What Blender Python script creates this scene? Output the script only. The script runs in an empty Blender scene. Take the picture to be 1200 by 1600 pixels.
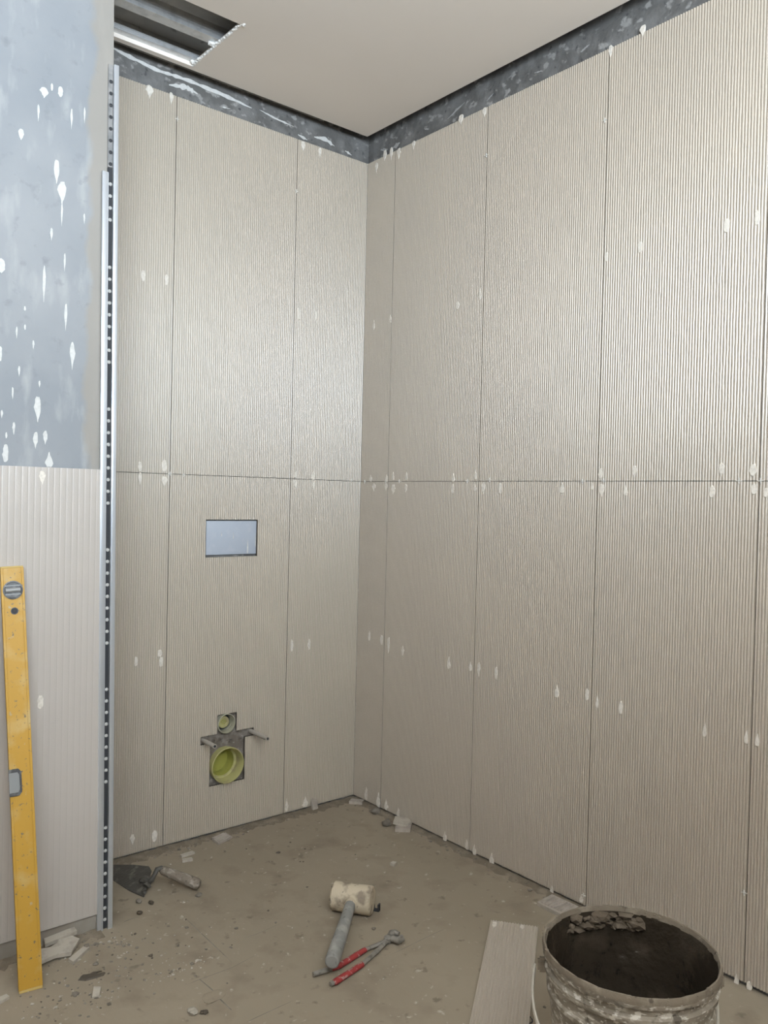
import bpy, bmesh, math, random
from mathutils import Vector, Matrix
random.seed(7)
S = bpy.context.scene
COL = S.collection

# ------------------------------------------------------------------ camera
cam_d = bpy.data.cameras.new('camera'); cam = bpy.data.objects.new('camera', cam_d); COL.objects.link(cam)
cam_d.sensor_fit = 'VERTICAL'; cam_d.sensor_height = 36.0; cam_d.lens = 1284.7966 / 1600 * 36.0
cam_d.clip_start = 0.02
_r = Vector((0.769995, -0.637616, 0.023517)); _u = Vector((-0.007333, 0.028012, 0.999581)); _f = Vector((0.638007, 0.769845, -0.016894))
cam.matrix_world = Matrix(((_r.x, _u.x, -_f.x, -1.930482), (_r.y, _u.y, -_f.y, -2.472983), (_r.z, _u.z, -_f.z, 1.139945), (0, 0, 0, 1)))
S.camera = cam

# ------------------------------------------------------------------ sky, daylight through the window, exposure
w = bpy.data.worlds.new('sky'); S.world = w; w.use_nodes = True
bgn = w.node_tree.nodes['Background']; bgn.inputs[0].default_value = (0.72, 0.84, 1.0, 1); bgn.inputs[1].default_value = 1.0
WX0, WX1, WZ0, WZ1, WY = -3.30, -0.95, 1.45, 2.45, -3.60      # window opening behind the camera
ld = bpy.data.lights.new('window_daylight', 'AREA'); ld.shape = 'RECTANGLE'; ld.size = WX1 - WX0; ld.size_y = WZ1 - WZ0
ld.energy = 286; ld.color = (0.775, 0.895, 1.0)
lo = bpy.data.objects.new('window_daylight', ld); COL.objects.link(lo)
lo.location = ((WX0 + WX1) / 2, WY - 0.02, (WZ0 + WZ1) / 2); lo.rotation_euler = (math.radians(90 + 54), 0, 0)
vs = S.view_settings
vs.view_transform = 'Standard'; vs.look = 'None'; vs.gamma = 1.0; vs.use_curve_mapping = False; vs.exposure = 0.0

# ------------------------------------------------------------------ helpers
FZ = -0.012          # floor level; the lower edge of the tiles is z = 0
def mat(name, col, rough=0.7, spec=0.4, metal=0.0, noise=None, bump=None, extra=None, coat=0.0):
    """noise: list of (scale, detail, lo, hi, colour) layers mixed over the base; bump: (scale, strength, distance)"""
    m = bpy.data.materials.new(name); m.use_nodes = True
    nt = m.node_tree; b = nt.nodes['Principled BSDF']
    b.inputs['Roughness'].default_value = rough; b.inputs['Metallic'].default_value = metal
    b.inputs['Specular IOR Level'].default_value = spec; b.inputs['Coat Weight'].default_value = coat; b.inputs['Coat Roughness'].default_value = 0.33
    tc = nt.nodes.new('ShaderNodeTexCoord'); prev = None
    def rgb(c): return (c[0], c[1], c[2], 1)
    b.inputs['Base Color'].default_value = rgb(col)
    for layer in (noise or []):
        sc, det, l, h, c = layer[:5]; stretch = layer[5] if len(layer) > 5 else (1, 1, 1)
        mp = nt.nodes.new('ShaderNodeMapping'); mp.inputs['Scale'].default_value = stretch
        nt.links.new(tc.outputs['Object'], mp.inputs['Vector'])
        n = nt.nodes.new('ShaderNodeTexNoise'); n.inputs['Scale'].default_value = sc; n.inputs['Detail'].default_value = det
        nt.links.new(mp.outputs[0], n.inputs['Vector'])
        r = nt.nodes.new('ShaderNodeMapRange'); r.inputs['From Min'].default_value = l; r.inputs['From Max'].default_value = h
        nt.links.new(n.outputs['Fac'], r.inputs['Value'])
        mx = nt.nodes.new('ShaderNodeMix'); mx.data_type = 'RGBA'
        nt.links.new(r.outputs[0], mx.inputs['Factor'])
        if prev is None: mx.inputs['A'].default_value = rgb(col)
        else: nt.links.new(prev, mx.inputs['A'])
        mx.inputs['B'].default_value = rgb(c); prev = mx.outputs['Result']
    if extra: prev = extra(nt, tc, prev, rgb)
    if prev is not None: nt.links.new(prev, b.inputs['Base Color'])
    if bump:
        n = nt.nodes.new('ShaderNodeTexNoise'); n.inputs['Scale'].default_value = bump[0]; n.inputs['Detail'].default_value = 6
        mp = nt.nodes.new('ShaderNodeMapping'); mp.inputs['Scale'].default_value = bump[3] if len(bump) > 3 else (1, 1, 1)
        nt.links.new(tc.outputs['Object'], mp.inputs['Vector']); nt.links.new(mp.outputs[0], n.inputs['Vector'])
        bp = nt.nodes.new('ShaderNodeBump'); bp.inputs['Strength'].default_value = bump[1]; bp.inputs['Distance'].default_value = bump[2]
        nt.links.new(n.outputs['Fac'], bp.inputs['Height']); nt.links.new(bp.outputs[0], b.inputs['Normal'])
    return m

def add(name, verts, faces, material, parent=None, smooth=False, loc=None):
    me = bpy.data.meshes.new(name); me.from_pydata([tuple(v) for v in verts], [], faces); me.update()
    me.materials.append(material)
    if smooth: me.polygons.foreach_set('use_smooth', [True] * len(me.polygons))
    o = bpy.data.objects.new(name, me); COL.objects.link(o)
    if parent: o.parent = parent
    if loc: o.location = loc
    return o
def link_bm(name, bm, material, parent=None, smooth=False):
    bmesh.ops.recalc_face_normals(bm, faces=bm.faces[:])
    me = bpy.data.meshes.new(name); bm.to_mesh(me); bm.free(); me.materials.append(material)
    if smooth:
        me.polygons.foreach_set('use_smooth', [True] * len(me.polygons))
        me.set_sharp_from_angle(angle=math.radians(40))
    o = bpy.data.objects.new(name, me); COL.objects.link(o)
    if parent: o.parent = parent
    return o
def empty(name, loc, rot=(0, 0, 0)):
    o = bpy.data.objects.new(name, None); COL.objects.link(o); o.location = loc; o.rotation_euler = rot
    o.empty_display_size = 0.05
    return o
def tag(o, label=None, cat=None, group=None, kind=None):
    if label: o['label'] = label
    if cat: o['category'] = cat
    if group: o['group'] = group
    if kind: o['kind'] = kind
    return o
def b_box(bm, x0, x1, y0, y1, z0, z1, shear=0.0):
    f = lambda x, y, z: bm.verts.new((x + shear * z, y, z))
    v = [f(x, y, z) for x in (x0, x1) for y in (y0, y1) for z in (z0, z1)]
    for q in ((0, 1, 3, 2), (4, 6, 7, 5), (0, 4, 5, 1), (2, 3, 7, 6), (0, 2, 6, 4), (1, 5, 7, 3)):
        bm.faces.new([v[i] for i in q])
    return v
def box(name, x0, x1, y0, y1, z0, z1, material, parent=None, bevel=0.0, shear=0.0):
    bm = bmesh.new(); b_box(bm, x0, x1, y0, y1, z0, z1, shear)
    if bevel: bmesh.ops.bevel(bm, geom=bm.edges[:], offset=bevel, segments=2, affect='EDGES', profile=0.5)
    return link_bm(name, bm, material, parent, smooth=bool(bevel))
def frame_of(d):
    d = d.normalized(); a = Vector((0, 0, 1)) if abs(d.z) < 0.9 else Vector((1, 0, 0))
    e1 = d.cross(a).normalized(); return e1, e1.cross(d).normalized()
def b_tube(bm, pts, rad, n=10, caps=True, flat=1.0, jit=0.0):
    """sweep a (flattened) circle along pts; rad = one radius or one per point; flat squashes the vertical half axis"""
    pts = [Vector(p) for p in pts]; rr = rad if isinstance(rad, (list, tuple)) else [rad] * len(pts)
    rings = []
    for i, p in enumerate(pts):
        d = (pts[min(i + 1, len(pts) - 1)] - pts[max(i - 1, 0)])
        e1, e2 = frame_of(d)
        rings.append([bm.verts.new(p + (rr[i] + random.uniform(-jit, jit)) * (math.cos(2 * math.pi * k / n) * e1 + flat * math.sin(2 * math.pi * k / n) * e2)) for k in range(n)])
    for a, b in zip(rings, rings[1:]):
        for k in range(n): bm.faces.new((a[k], a[(k + 1) % n], b[(k + 1) % n], b[k]))
    if caps: bm.faces.new(rings[0][::-1]); bm.faces.new(rings[-1])
def tube(name, pts, rad, material, parent=None, n=10, flat=1.0, jit=0.0, caps=True):
    bm = bmesh.new(); b_tube(bm, pts, rad, n, caps, flat, jit)
    return link_bm(name, bm, material, parent, smooth=True)
def b_lathe(bm, prof, n, M=None, wob=0.0):
    rings = []
    for r, z in prof:
        ring = []
        for k in range(n):
            a = 2 * math.pi * k / n; q = r + (random.uniform(-wob, wob) if wob else 0)
            v = Vector((q * math.cos(a), q * math.sin(a), z + (random.uniform(-wob, wob) if wob else 0)))
            ring.append(bm.verts.new(M @ v if M else v))
        rings.append(ring)
    for a, b in zip(rings, rings[1:]):
        for k in range(n): bm.faces.new((a[k], a[(k + 1) % n], b[(k + 1) % n], b[k]))
    return rings
def lathe(name, prof, n, material, parent=None, M=None, cap0=False, cap1=False, wob=0.0):
    bm = bmesh.new(); R = b_lathe(bm, prof, n, M, wob)
    if cap0: bm.faces.new(R[0][::-1])
    if cap1: bm.faces.new(R[-1])
    return link_bm(name, bm, material, parent, smooth=True)
def b_prism(bm, outline, t0, t1, f, inset=0.0):
    """outline of (a, b) points, extruded from depth t0 to t1 by the mapping f(a, b, t); inset shrinks the t1 side"""
    ca = sum(p[0] for p in outline) / len(outline); cb = sum(p[1] for p in outline) / len(outline)
    A = [bm.verts.new(f(a, b, t0)) for a, b in outline]
    B = [bm.verts.new(f(ca + (a - ca) * (1 - inset), cb + (b - cb) * (1 - inset), t1)) for a, b in outline]
    n = len(outline)
    for k in range(n): bm.faces.new((A[k], A[(k + 1) % n], B[(k + 1) % n], B[k]))
    bm.faces.new(A[::-1]); bm.faces.new(B)
def lump(bm, c, r, flat=0.6, sub=1, jit=0.3):
    g = bmesh.ops.create_icosphere(bm, subdivisions=sub, radius=1.0)
    sx, sy = random.uniform(.75, 1.3), random.uniform(.75, 1.3); a = random.uniform(0, 6.28)
    for v in g['verts']:
        k = 1 + random.uniform(-jit, jit); x, y, z = v.co.x * sx * k, v.co.y * sy * k, v.co.z * flat * k
        v.co = Vector(c) + r * Vector((x * math.cos(a) - y * math.sin(a), x * math.sin(a) + y * math.cos(a), max(z, -flat * .85) + flat * .85))

# ------------------------------------------------------------------ materials
TILE_C = (0.437, 0.376, 0.303)
M_tile = mat('ribbed_tile_glaze', TILE_C, 0.36, 1.0, noise=[(3, 3, .35, .75, (0.41, 0.355, 0.29)), (260, 2, .55, .8, (0.50, 0.44, 0.37))], bump=(420, 0.35, 0.0012, (1, 1, .6)), coat=0.5)
M_tile_raw = mat('tile_body', (0.40, 0.35, 0.30), 0.8, 0.3, noise=[(60, 3, .4, .7, (0.33, 0.29, 0.245))])
M_smear = mat('dried_adhesive', (0.72, 0.67, 0.60), 0.8, 0.25, noise=[(120, 3, .45, .75, (0.55, 0.505, 0.45))])
def plaster_stain(nt, tc, prev, rgb):
    # brownish filled strip down the outer edge of the pier (a patch of other plaster, with its own ragged outline)
    sx = nt.nodes.new('ShaderNodeSeparateXYZ'); nt.links.new(tc.outputs['Object'], sx.inputs[0])
    n = nt.nodes.new('ShaderNodeTexNoise'); n.inputs['Scale'].default_value = 9; n.inputs['Detail'].default_value = 4
    nt.links.new(tc.outputs['Object'], n.inputs['Vector'])
    a = nt.nodes.new('ShaderNodeMath'); a.operation = 'MULTIPLY_ADD'; a.inputs[1].default_value = 0.075
    nt.links.new(n.outputs['Fac'], a.inputs[0]); nt.links.new(sx.outputs['X'], a.inputs[2])
    r = nt.nodes.new('ShaderNodeMapRange'); r.inputs['From Min'].default_value = -1.147; r.inputs['From Max'].default_value = -1.132
    r.inputs['To Max'].default_value = 0.75
    nt.links.new(a.outputs[0], r.inputs['Value'])
    mx = nt.nodes.new('ShaderNodeMix'); mx.data_type = 'RGBA'; nt.links.new(r.outputs[0], mx.inputs['Factor'])
    nt.links.new(prev, mx.inputs['A']); mx.inputs['B'].default_value = rgb((0.31, 0.28, 0.24))
    return mx.outputs['Result']
M_plaster = mat('grey_cement_coating', (0.25, 0.265, 0.285), 0.7, 0.3, noise=[(4, 5, .4, .75, (0.32, 0.328, 0.34)), (14, 6, .55, .75, (0.38, 0.385, 0.39), (1.6, 1.6, .5)), (30, 6, .6, .8, (0.22, 0.23, 0.245))], bump=(18, 0.25, 0.004), extra=plaster_stain)
M_band = mat('grey_waterproofing', (0.125, 0.122, 0.118), 0.6, 0.35, noise=[(16, 6, .42, .62, (0.185, 0.182, 0.178)), (30, 7, .58, .66, (0.30, 0.295, 0.285), (1, 1, 1.4)), (60, 4, .62, .74, (0.07, 0.07, 0.072))], bump=(45, 0.7, 0.006))
M_floor = mat('dusty_screed', (0.275, 0.228, 0.168), 0.85, 0.25, noise=[(2.2, 4, .35, .7, (0.32, 0.267, 0.20)), (9, 7, .52, .75, (0.22, 0.178, 0.13)), (30, 8, .64, .74, (0.19, 0.155, 0.115)), (55, 6, .66, .74, (0.44, 0.385, 0.31))], bump=(26, 0.35, 0.006))
M_ceiling = mat('white_gypsum', (0.86, 0.79, 0.72), 0.85, 0.2, noise=[(1.5, 3, .4, .7, (0.84, 0.77, 0.70))])
M_gyp_edge = mat('torn_gypsum', (0.82, 0.80, 0.77), 0.9, 0.2)
M_room = mat('room_paint', (0.25, 0.20, 0.15), 0.85, 0.2)
M_slab = mat('slab_concrete', (0.55, 0.55, 0.54), 0.85, 0.2, noise=[(6, 6, .45, .65, (0.72, 0.72, 0.70)), (16, 6, .6, .7, (0.16, 0.16, 0.17))], bump=(20, .6, .01))
M_zinc = mat('galvanised_steel', (0.62, 0.63, 0.64), 0.42, 0.5, 0.7, noise=[(40, 3, .5, .7, (0.50, 0.51, 0.52))])
M_alu = mat('anodised_aluminium', (0.74, 0.79, 0.86), 0.30, 0.5, 0.75)
M_dark = mat('dark_trim_leg', (0.035, 0.036, 0.04), 0.6, 0.3)
M_legup = mat('cement_filled_leg', (0.20, 0.20, 0.20), 0.8, 0.2, noise=[(50, 4, .4, .7, (0.30, 0.29, 0.28))])
M_dot = mat('adhesive_dot', (0.44, 0.43, 0.41), 0.8, 0.2)
M_spacer = mat('white_spacer', (0.66, 0.64, 0.60), 0.5, 0.4)
M_gap = mat('joint_shadow_board', (0.16, 0.15, 0.14), 0.9, 0.1)
M_joint = mat('dark_tile_edge', (0.09, 0.078, 0.066), 0.9, 0.2)  # sides coloured darker than the tile body so open joints look dark
M_smear_w = mat('white_paint_drip', (0.60, 0.595, 0.58), 0.7, 0.3, noise=[(120, 3, .45, .75, (0.50, 0.50, 0.49))])
M_tile_pier = mat('flat_ribbed_tile_cool_lit', (0.46, 0.42, 0.385), 0.34, 0.8, noise=[(3, 3, .35, .75, (0.43, 0.39, 0.355))], bump=(420, 0.25, 0.001, (1, 1, .6)), coat=0.4)  # less warm than the other tiles: cool reflected light put into the colour
M_band_l = mat('pale_waterproofing_dab', (0.34, 0.335, 0.33), 0.7, 0.3)
M_foot = mat('foot_mortar', (0.24, 0.21, 0.175), 0.85, 0.2, noise=[(12, 5, .4, .65, (0.31, 0.28, 0.24))], bump=(40, .5, .004))

# ------------------------------------------------------------------ the room
floor = tag(box('floor', -3.4, 0.02, -3.60, 0.025, FZ - 0.10, FZ, M_floor), kind='structure')
PX0, PX1, PZ0, PZ1 = -0.655, -0.440, 0.150, 0.402   # chase for the pipes
bm = bmesh.new()
for a in ((-1.30, PX0, FZ - .1, 2.95), (PX1, 0.05, FZ - .1, 2.95), (PX0, PX1, FZ - .1, PZ0), (PX0, PX1, PZ1, 2.95)):
    b_box(bm, a[0], a[1], 0.012, 0.15, a[2], a[3])
b_box(bm, PX0, PX1, 0.125, 0.15, PZ0, PZ1)
wall_back = tag(link_bm('wall_back', bm, M_band), kind='structure')
wall_right = tag(box('wall_right', 0.012, 0.15, -3.60, 0.012, FZ - 0.1, 2.95, M_band), kind='structure')
SH = -0.0105                                    # the pier's edge and its loose trims lean a little out of plumb
wall_left = tag(box('wall_left', -3.4, -1.098, -0.360, 0.012, FZ - 0.1, 2.95, M_plaster, shear=SH), kind='structure')
wall_side = tag(box('wall_side', -3.55, -3.4, -3.60, 0.0, FZ - 0.1, 2.95, M_room), kind='structure')
bm = bmesh.new()                                # wall behind the camera with the window opening
for a in ((-3.55, WX0, FZ - .1, 2.95), (WX1, 0.15, FZ - .1, 2.95), (WX0, WX1, FZ - .1, WZ0), (WX0, WX1, WZ1, 2.95)):
    b_box(bm, a[0], a[1], -3.75, WY, a[2], a[3])
wall_front = tag(link_bm('wall_front', bm, M_room), kind='structure')
bm = bmesh.new()
for a in ((WX0, WX0 + .05, WZ0, WZ1), (WX1 - .05, WX1, WZ0, WZ1), (WX0, WX1, WZ0, WZ0 + .05), (WX0, WX1, WZ1 - .05, WZ1), ((WX0 + WX1) / 2 - .03, (WX0 + WX1) / 2 + .03, WZ0, WZ1)):
    b_box(bm, a[0], a[1], WY - .07, WY, a[2], a[3])
window = tag(link_bm('window_1', bm, M_spacer), kind='structure')
slab = tag(box('ceiling_slab', -3.55, 0.15, -3.75, 0.15, 2.578, 2.95, M_slab), kind='structure')  # set low and pale so the hatch interior catches more light

# suspended ceiling: 12 mm board held 4 cm off the walls, with a hatch cut out beside the pier
CZ, CT = 2.48, 0.0125
HX0, HX1, HY0, HY1 = -1.45, -0.757, -0.368, -0.064
bm = bmesh.new()
for a in ((-3.4, HX0, -3.60, -0.043), (HX1, -0.040, -3.60, -0.043), (HX0, HX1, -3.60, HY0), (HX0, HX1, HY1, -0.043)):
    b_box(bm, a[0], a[1], a[2], a[3], CZ, CZ + CT)
bmesh.ops.remove_doubles(bm, verts=bm.verts[:], dist=1e-5)
ceiling = tag(link_bm('ceiling', bm, M_ceiling), kind='structure')
bm = bmesh.new()                                # ragged paper and gypsum along the sawn edges of the hatch
for k in range(46):
    y = HY0 + (HY1 - HY0) * k / 45
    lump(bm, (HX1 - .001 + random.uniform(-.002, .002), y, CZ - .0015), random.uniform(.003, .0065), 0.8, 1, .35)
for c, r in (((HX1 + .004, HY0 - .004, CZ - .004), .009), ((HX1 - .004, -.205, CZ + .002), .013), ((HX1 - .006, -.075, CZ + .001), .011)):
    lump(bm, c, r, .7, 1, .35)
tag(link_bm('torn_board_edge', bm, M_gyp_edge, ceiling), 'crumbly white gypsum edge of the hatch')
# metal grid seen through the hatch
def channel(name, label, y0, y1, h, x0=-1.6, x1=-0.30, z=CZ + CT, m=M_zinc):
    r = tag(empty(name, ((x0 + x1) / 2, (y0 + y1) / 2, z)), label, 'channel')
    off = Vector(r.location)
    def part(n, *a):
        o = box(n, *a, m, r); o.location = -off
        return o
    part('flange', x0, x1, y0, y1, z, z + .0015)
    part('web', x0, x1, y0, y0 + .0012, z + .0015, z + h)
    part('web', x0, x1, y1 - .0012, y1, z + .0015, z + h)
    part('lip', x0, x1, y0 + .0012, y0 + .009, z + h - .0012, z + h)
    part('lip', x0, x1, y1 - .009, y1 - .0012, z + h - .0012, z + h)
    for k, zz in enumerate((.3, .5, .7)):
        part('groove_bead', x0, x1, y0 - .0012, y0, z + h * zz - .001, z + h * zz + .001)
    return r
channel('ceiling_channel', 'galvanised steel furring channel crossing the middle of the ceiling hatch', -0.236, -0.198, 0.040)
channel('perimeter_track', 'galvanised steel track along the wall edge of the ceiling hatch', -0.088, -0.046, 0.016)

# ------------------------------------------------------------------ ribbed wall tiles
def ribbed_tile(name, u0, u1, z0, z1, f, flip, parent, pitch=0.00764, depth=0.0030, power=0.80, nper=6, holes=(), th=0.010, wob=1.0, rows=60):
    """f(u, d, z): u along the wall, d into the wall. Front of the ribs at d = 0, grooves at d = depth."""
    nr = max(1, round((u1 - u0) / pitch)); p = (u1 - u0) / nr
    nc = nr * nper; us = [u0 + p * i / nper for i in range(nc + 1)]
    zs = sorted(set([z0 + (z1 - z0) * k / rows for k in range(rows + 1)] + [h[2] for h in holes] + [h[3] for h in holes]))
    hs = []
    for a, b, c, d in holes:
        hs.append((round((a - u0) / p * nper), round((b - u0) / p * nper), zs.index(c), zs.index(d)))
    inhole = lambda i, j: any(a <= i < b and c <= j < d for a, b, c, d in hs)
    prof = [depth * (1 - abs(math.sin(math.pi * ((i + nper // 2) % nper) / nper)) ** power) for i in range(nc + 1)]
    nz = len(zs); verts = []
    wl = [[random.gauss(0, 1) * wob for _ in range(nz)] for _ in range(nr + 1)]
    wd = [[random.gauss(0, 1) * wob for _ in range(nz)] for _ in range(nr + 1)]
    for i in range(nc + 1):
        rib = i // nper; q = (i % nper) / nper; e = (i == 0 or i == nc)
        for j in range(nz):
            lat = 0 if e else (wl[rib][j] * (1 if q else .5)) * 0.00030
            dd = 0 if e else abs(wd[rib][j]) * 0.00016 * (1 if q else 0)
            verts.append(f(us[i] + lat, prof[i] + dd, zs[j]))
    back = len(verts)
    for i in range(nc + 1):
        for j in range(nz): verts.append(None)
    faces = []
    edge = {}                                     # the cut sides get vertices of their own, so the face keeps crisp edges
    def bk(i, j):
        k = back + i * nz + j
        if verts[k] is None: verts[k] = f(us[i], th, zs[j])
        return k
    def fe(i, j):
        if (i, j) not in edge: edge[(i, j)] = len(verts); verts.append(verts[i * nz + j])
        return edge[(i, j)]
    def quad(a, b, c, d): faces.append((a, b, c, d) if not flip else (d, c, b, a))
    solid = [[not inhole(i, j) for j in range(nz - 1)] for i in range(nc)]
    for i in range(nc):
        for j in range(nz - 1):
            if solid[i][j]:
                a = i * nz + j; quad(a, a + nz, a + nz + 1, a + 1)
    nfront = len(faces)
    for i in range(nc):
        for j in range(nz - 1):
            if not solid[i][j]: continue
            if i == 0 or not solid[i - 1][j]: quad(bk(i, j), fe(i, j), fe(i, j + 1), bk(i, j + 1))
            if i == nc - 1 or not solid[i + 1][j]: quad(fe(i + 1, j), bk(i + 1, j), bk(i + 1, j + 1), fe(i + 1, j + 1))
            if j == 0 or not solid[i][j - 1]: quad(fe(i, j), bk(i, j), bk(i + 1, j), fe(i + 1, j))
            if j == nz - 2 or not solid[i][j + 1]: quad(fe(i, j + 1), fe(i + 1, j + 1), bk(i + 1, j + 1), bk(i, j + 1))
    idx = {}; vv = []
    for k, v in enumerate(verts):
        if v is not None: idx[k] = len(vv); vv.append(v)
    faces = [tuple(idx[k] for k in q) for q in faces]
    o = add(name, vv, faces, M_tile, parent)
    o.data.materials.append(M_joint)
    sm = [i < nfront for i in range(len(faces))]
    o.data.polygons.foreach_set('use_smooth', sm)
    o.data.polygons.foreach_set('material_index', [0 if s else 1 for s in sm])
    return o
fb = lambda u, d, z: (u, d, z)                        # back wall: u = x, face at y = 0
fr = lambda u, d, z: (d, -u, z)                       # right wall: u = distance from the corner, face at x = 0
fl = lambda u, d, z: (u, -0.372 + d, z)               # pier face
G = 0.0009; ZJ = 1.2015
rows = ((0.0, ZJ - G), (ZJ + G, 2.404))
HOLES = ((-0.646, -0.449, 0.929, 1.055), (-0.589, -0.513, 0.331, 0.395), (-0.649, -0.446, 0.303, 0.331), (-0.615, -0.481, 0.157, 0.303))
for z0, z1 in rows:
    for x0, x1 in ((-0.3182 + G, -0.0012), (-0.7775 + G, -0.3182 - G), (-1.090, -0.7775 - G)):
        ribbed_tile('tile', x0, x1, z0, z1, fb, False, wall_back, holes=HOLES if (z0 == 0 and x0 < -.7 and x1 > -.5) else ())
    s = [0.0005, 0.1625] + [0.1625 + 0.4583 * k for k in range(1, 7)]
    for a, b in zip(s, s[1:]):
        ribbed_tile('tile', a + (G if a > .1 else 0), b - G, z0, z1, fr, False, wall_right)
for k in range(3):
    x1 = -1.128 - k * 0.4605
    ribbed_tile('tile', x1 - 0.458, x1, 0.036, 1.1965, fl, False, wall_left, pitch=0.0153, depth=0.0007, power=0.16, nper=10, wob=.3).data.materials[0] = M_tile_pier

# dried adhesive smears left by the tilers' fingers
def smear_outline(w, h, kind, n=18):
    pts = []
    for k in range(n):
        a = 2 * math.pi * k / n; x, z = math.sin(a), math.cos(a); x = math.copysign(abs(x) ** .7, x)
        t = (z + 1) / 2                                # 0 bottom .. 1 top
        wd = {'d': 0.22 + 0.78 * min(1, max(0, t - .1) * 2.2), 'u': 0.22 + 0.78 * min(1, max(0, .9 - t) * 1.6), 'b': 0.85}[kind]
        j = 1 + random.uniform(-.22, .22)
        pts.append((x * w / 2 * wd * j, z * h / 2 * (1 + random.uniform(-.08, .08))))
    return pts
def smears(lst, f, parent, m=M_smear):
    for a, z, w_, h, k in lst:
        bm = bmesh.new(); b_prism(bm, smear_outline(max(w_, .005) * 1.05, h, k), 0.0022, -0.0007, lambda p, q, t: Vector(f(a + p, t, z + q)), inset=0.12)
        link_bm('adhesive_smear', bm, m, parent)
SM_BACK = [(-0.868,2.388,0.023,0.043,'d'),(-0.796,2.392,0.013,0.04,'d'),(-0.878,1.815,0.017,0.036,'b'),(-0.801,1.817,0.013,0.037,'b'),(-0.877,1.221,0.015,0.032,'b'),(-0.876,1.183,0.012,0.04,'d'),(-0.796,1.226,0.02,0.041,'b'),(-0.795,1.177,0.02,0.037,'d'),(-0.878,0.609,0.013,0.033,'b'),(-0.799,0.626,0.016,0.025,'b'),(-0.794,0.598,0.016,0.033,'b'),(-0.879,0.045,0.015,0.037,'d'),(-0.805,0.038,0.019,0.041,'b'),(-0.294,2.386,0.021,0.036,'d'),(-0.221,2.384,0.014,0.037,'d'),(-0.297,1.791,0.016,0.046,'b'),(-0.222,1.796,0.011,0.037,'b'),(-0.296,1.22,0.016,0.032,'u'),(-0.295,1.181,0.016,0.037,'d'),(-0.218,1.218,0.017,0.041,'u'),(-0.217,1.179,0.014,0.032,'d'),(-0.296,0.602,0.013,0.046,'b'),(-0.221,0.599,0.014,0.042,'b'),(-0.304,0.027,0.017,0.051,'u'),(-0.223,0.021,0.026,0.043,'u')]
SM_RIGHT = [(-0.051,2.375,0.016,0.039,'d'),(-0.099,2.405,0.019,0.043,'d'),(-0.136,2.401,0.015,0.048,'d'),(-0.179,2.388,0.018,0.042,'d'),(-0.259,2.393,0.014,0.032,'d'),(-0.495,2.403,0.021,0.034,'d'),(-0.603,2.391,0.017,0.033,'d'),(-1.081,2.394,0.013,0.035,'d'),(-1.182,2.409,0.018,0.031,'d'),(-0.058,1.787,0.015,0.038,'u'),(-0.154,1.796,0.014,0.032,'u'),(-0.502,1.787,0.015,0.029,'b'),(-0.604,1.808,0.012,0.042,'u'),(-1.086,1.826,0.013,0.028,'b'),(-1.193,1.829,0.016,0.031,'b'),(-1.435,1.829,0.016,0.038,'b'),(-1.511,1.829,0.014,0.037,'b'),(-0.06,1.214,0.015,0.028,'u'),(-0.08,1.18,0.019,0.029,'d'),(-0.154,1.214,0.015,0.029,'u'),(-0.151,1.181,0.015,0.028,'d'),(-0.19,1.22,0.014,0.033,'u'),(-0.192,1.172,0.021,0.037,'d'),(-0.264,1.22,0.014,0.032,'u'),(-0.262,1.177,0.014,0.032,'d'),(-0.501,1.214,0.015,0.03,'u'),(-0.5,1.176,0.015,0.034,'b'),(-0.604,1.224,0.011,0.037,'u'),(-0.603,1.181,0.014,0.025,'u'),(-0.64,1.179,0.017,0.037,'d'),(-0.712,1.179,0.016,0.036,'b'),(-0.955,1.181,0.019,0.034,'u'),(-1.06,1.187,0.011,0.022,'u'),(-1.087,1.223,0.017,0.032,'b'),(-1.092,1.176,0.019,0.039,'d'),(-1.195,1.227,0.016,0.034,'d'),(-1.169,1.177,0.014,0.031,'u'),(-1.418,1.175,0.017,0.031,'b'),(-1.441,1.229,0.015,0.035,'d'),(-1.52,1.228,0.021,0.031,'b'),(-1.524,1.182,0.016,0.027,'b'),(-1.553,1.174,0.013,0.024,'b'),(-0.074,0.621,0.015,0.039,'b'),(-0.146,0.617,0.015,0.038,'b'),(-0.187,0.604,0.014,0.06,'d'),(-0.266,0.595,0.014,0.037,'b'),(-0.502,0.592,0.018,0.042,'u'),(-0.603,0.599,0.015,0.033,'u'),(-0.641,0.595,0.014,0.046,'d'),(-0.716,0.596,0.014,0.04,'b'),(-0.956,0.586,0.018,0.041,'u'),(-1.062,0.598,0.013,0.036,'b'),(-1.097,0.584,0.011,0.035,'u'),(-1.174,0.584,0.014,0.038,'b'),(-1.418,0.579,0.014,0.035,'u'),(-1.524,0.587,0.012,0.034,'u'),(-1.551,0.587,0.013,0.033,'u'),(-0.077,0.029,0.019,0.052,'u'),(-0.149,0.024,0.023,0.056,'u'),(-0.194,0.021,0.022,0.042,'u'),(-0.263,0.012,0.017,0.041,'u'),(-0.504,0.005,0.019,0.039,'u'),(-0.606,0.014,0.015,0.037,'u'),(-0.641,0.009,0.017,0.037,'u'),(-0.717,0.005,0.022,0.041,'u'),(-0.957,-0.001,0.014,0.03,'u'),(-1.062,0.015,0.015,0.025,'u'),(-1.518,-0.005,0.015,0.034,'u'),(-1.549,-0.005,0.015,0.025,'b')]
SM_LTILE = [(-1.286,1.171,0.017,0.038,'d'),(-1.282,0.614,0.018,0.038,'b')]
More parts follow.
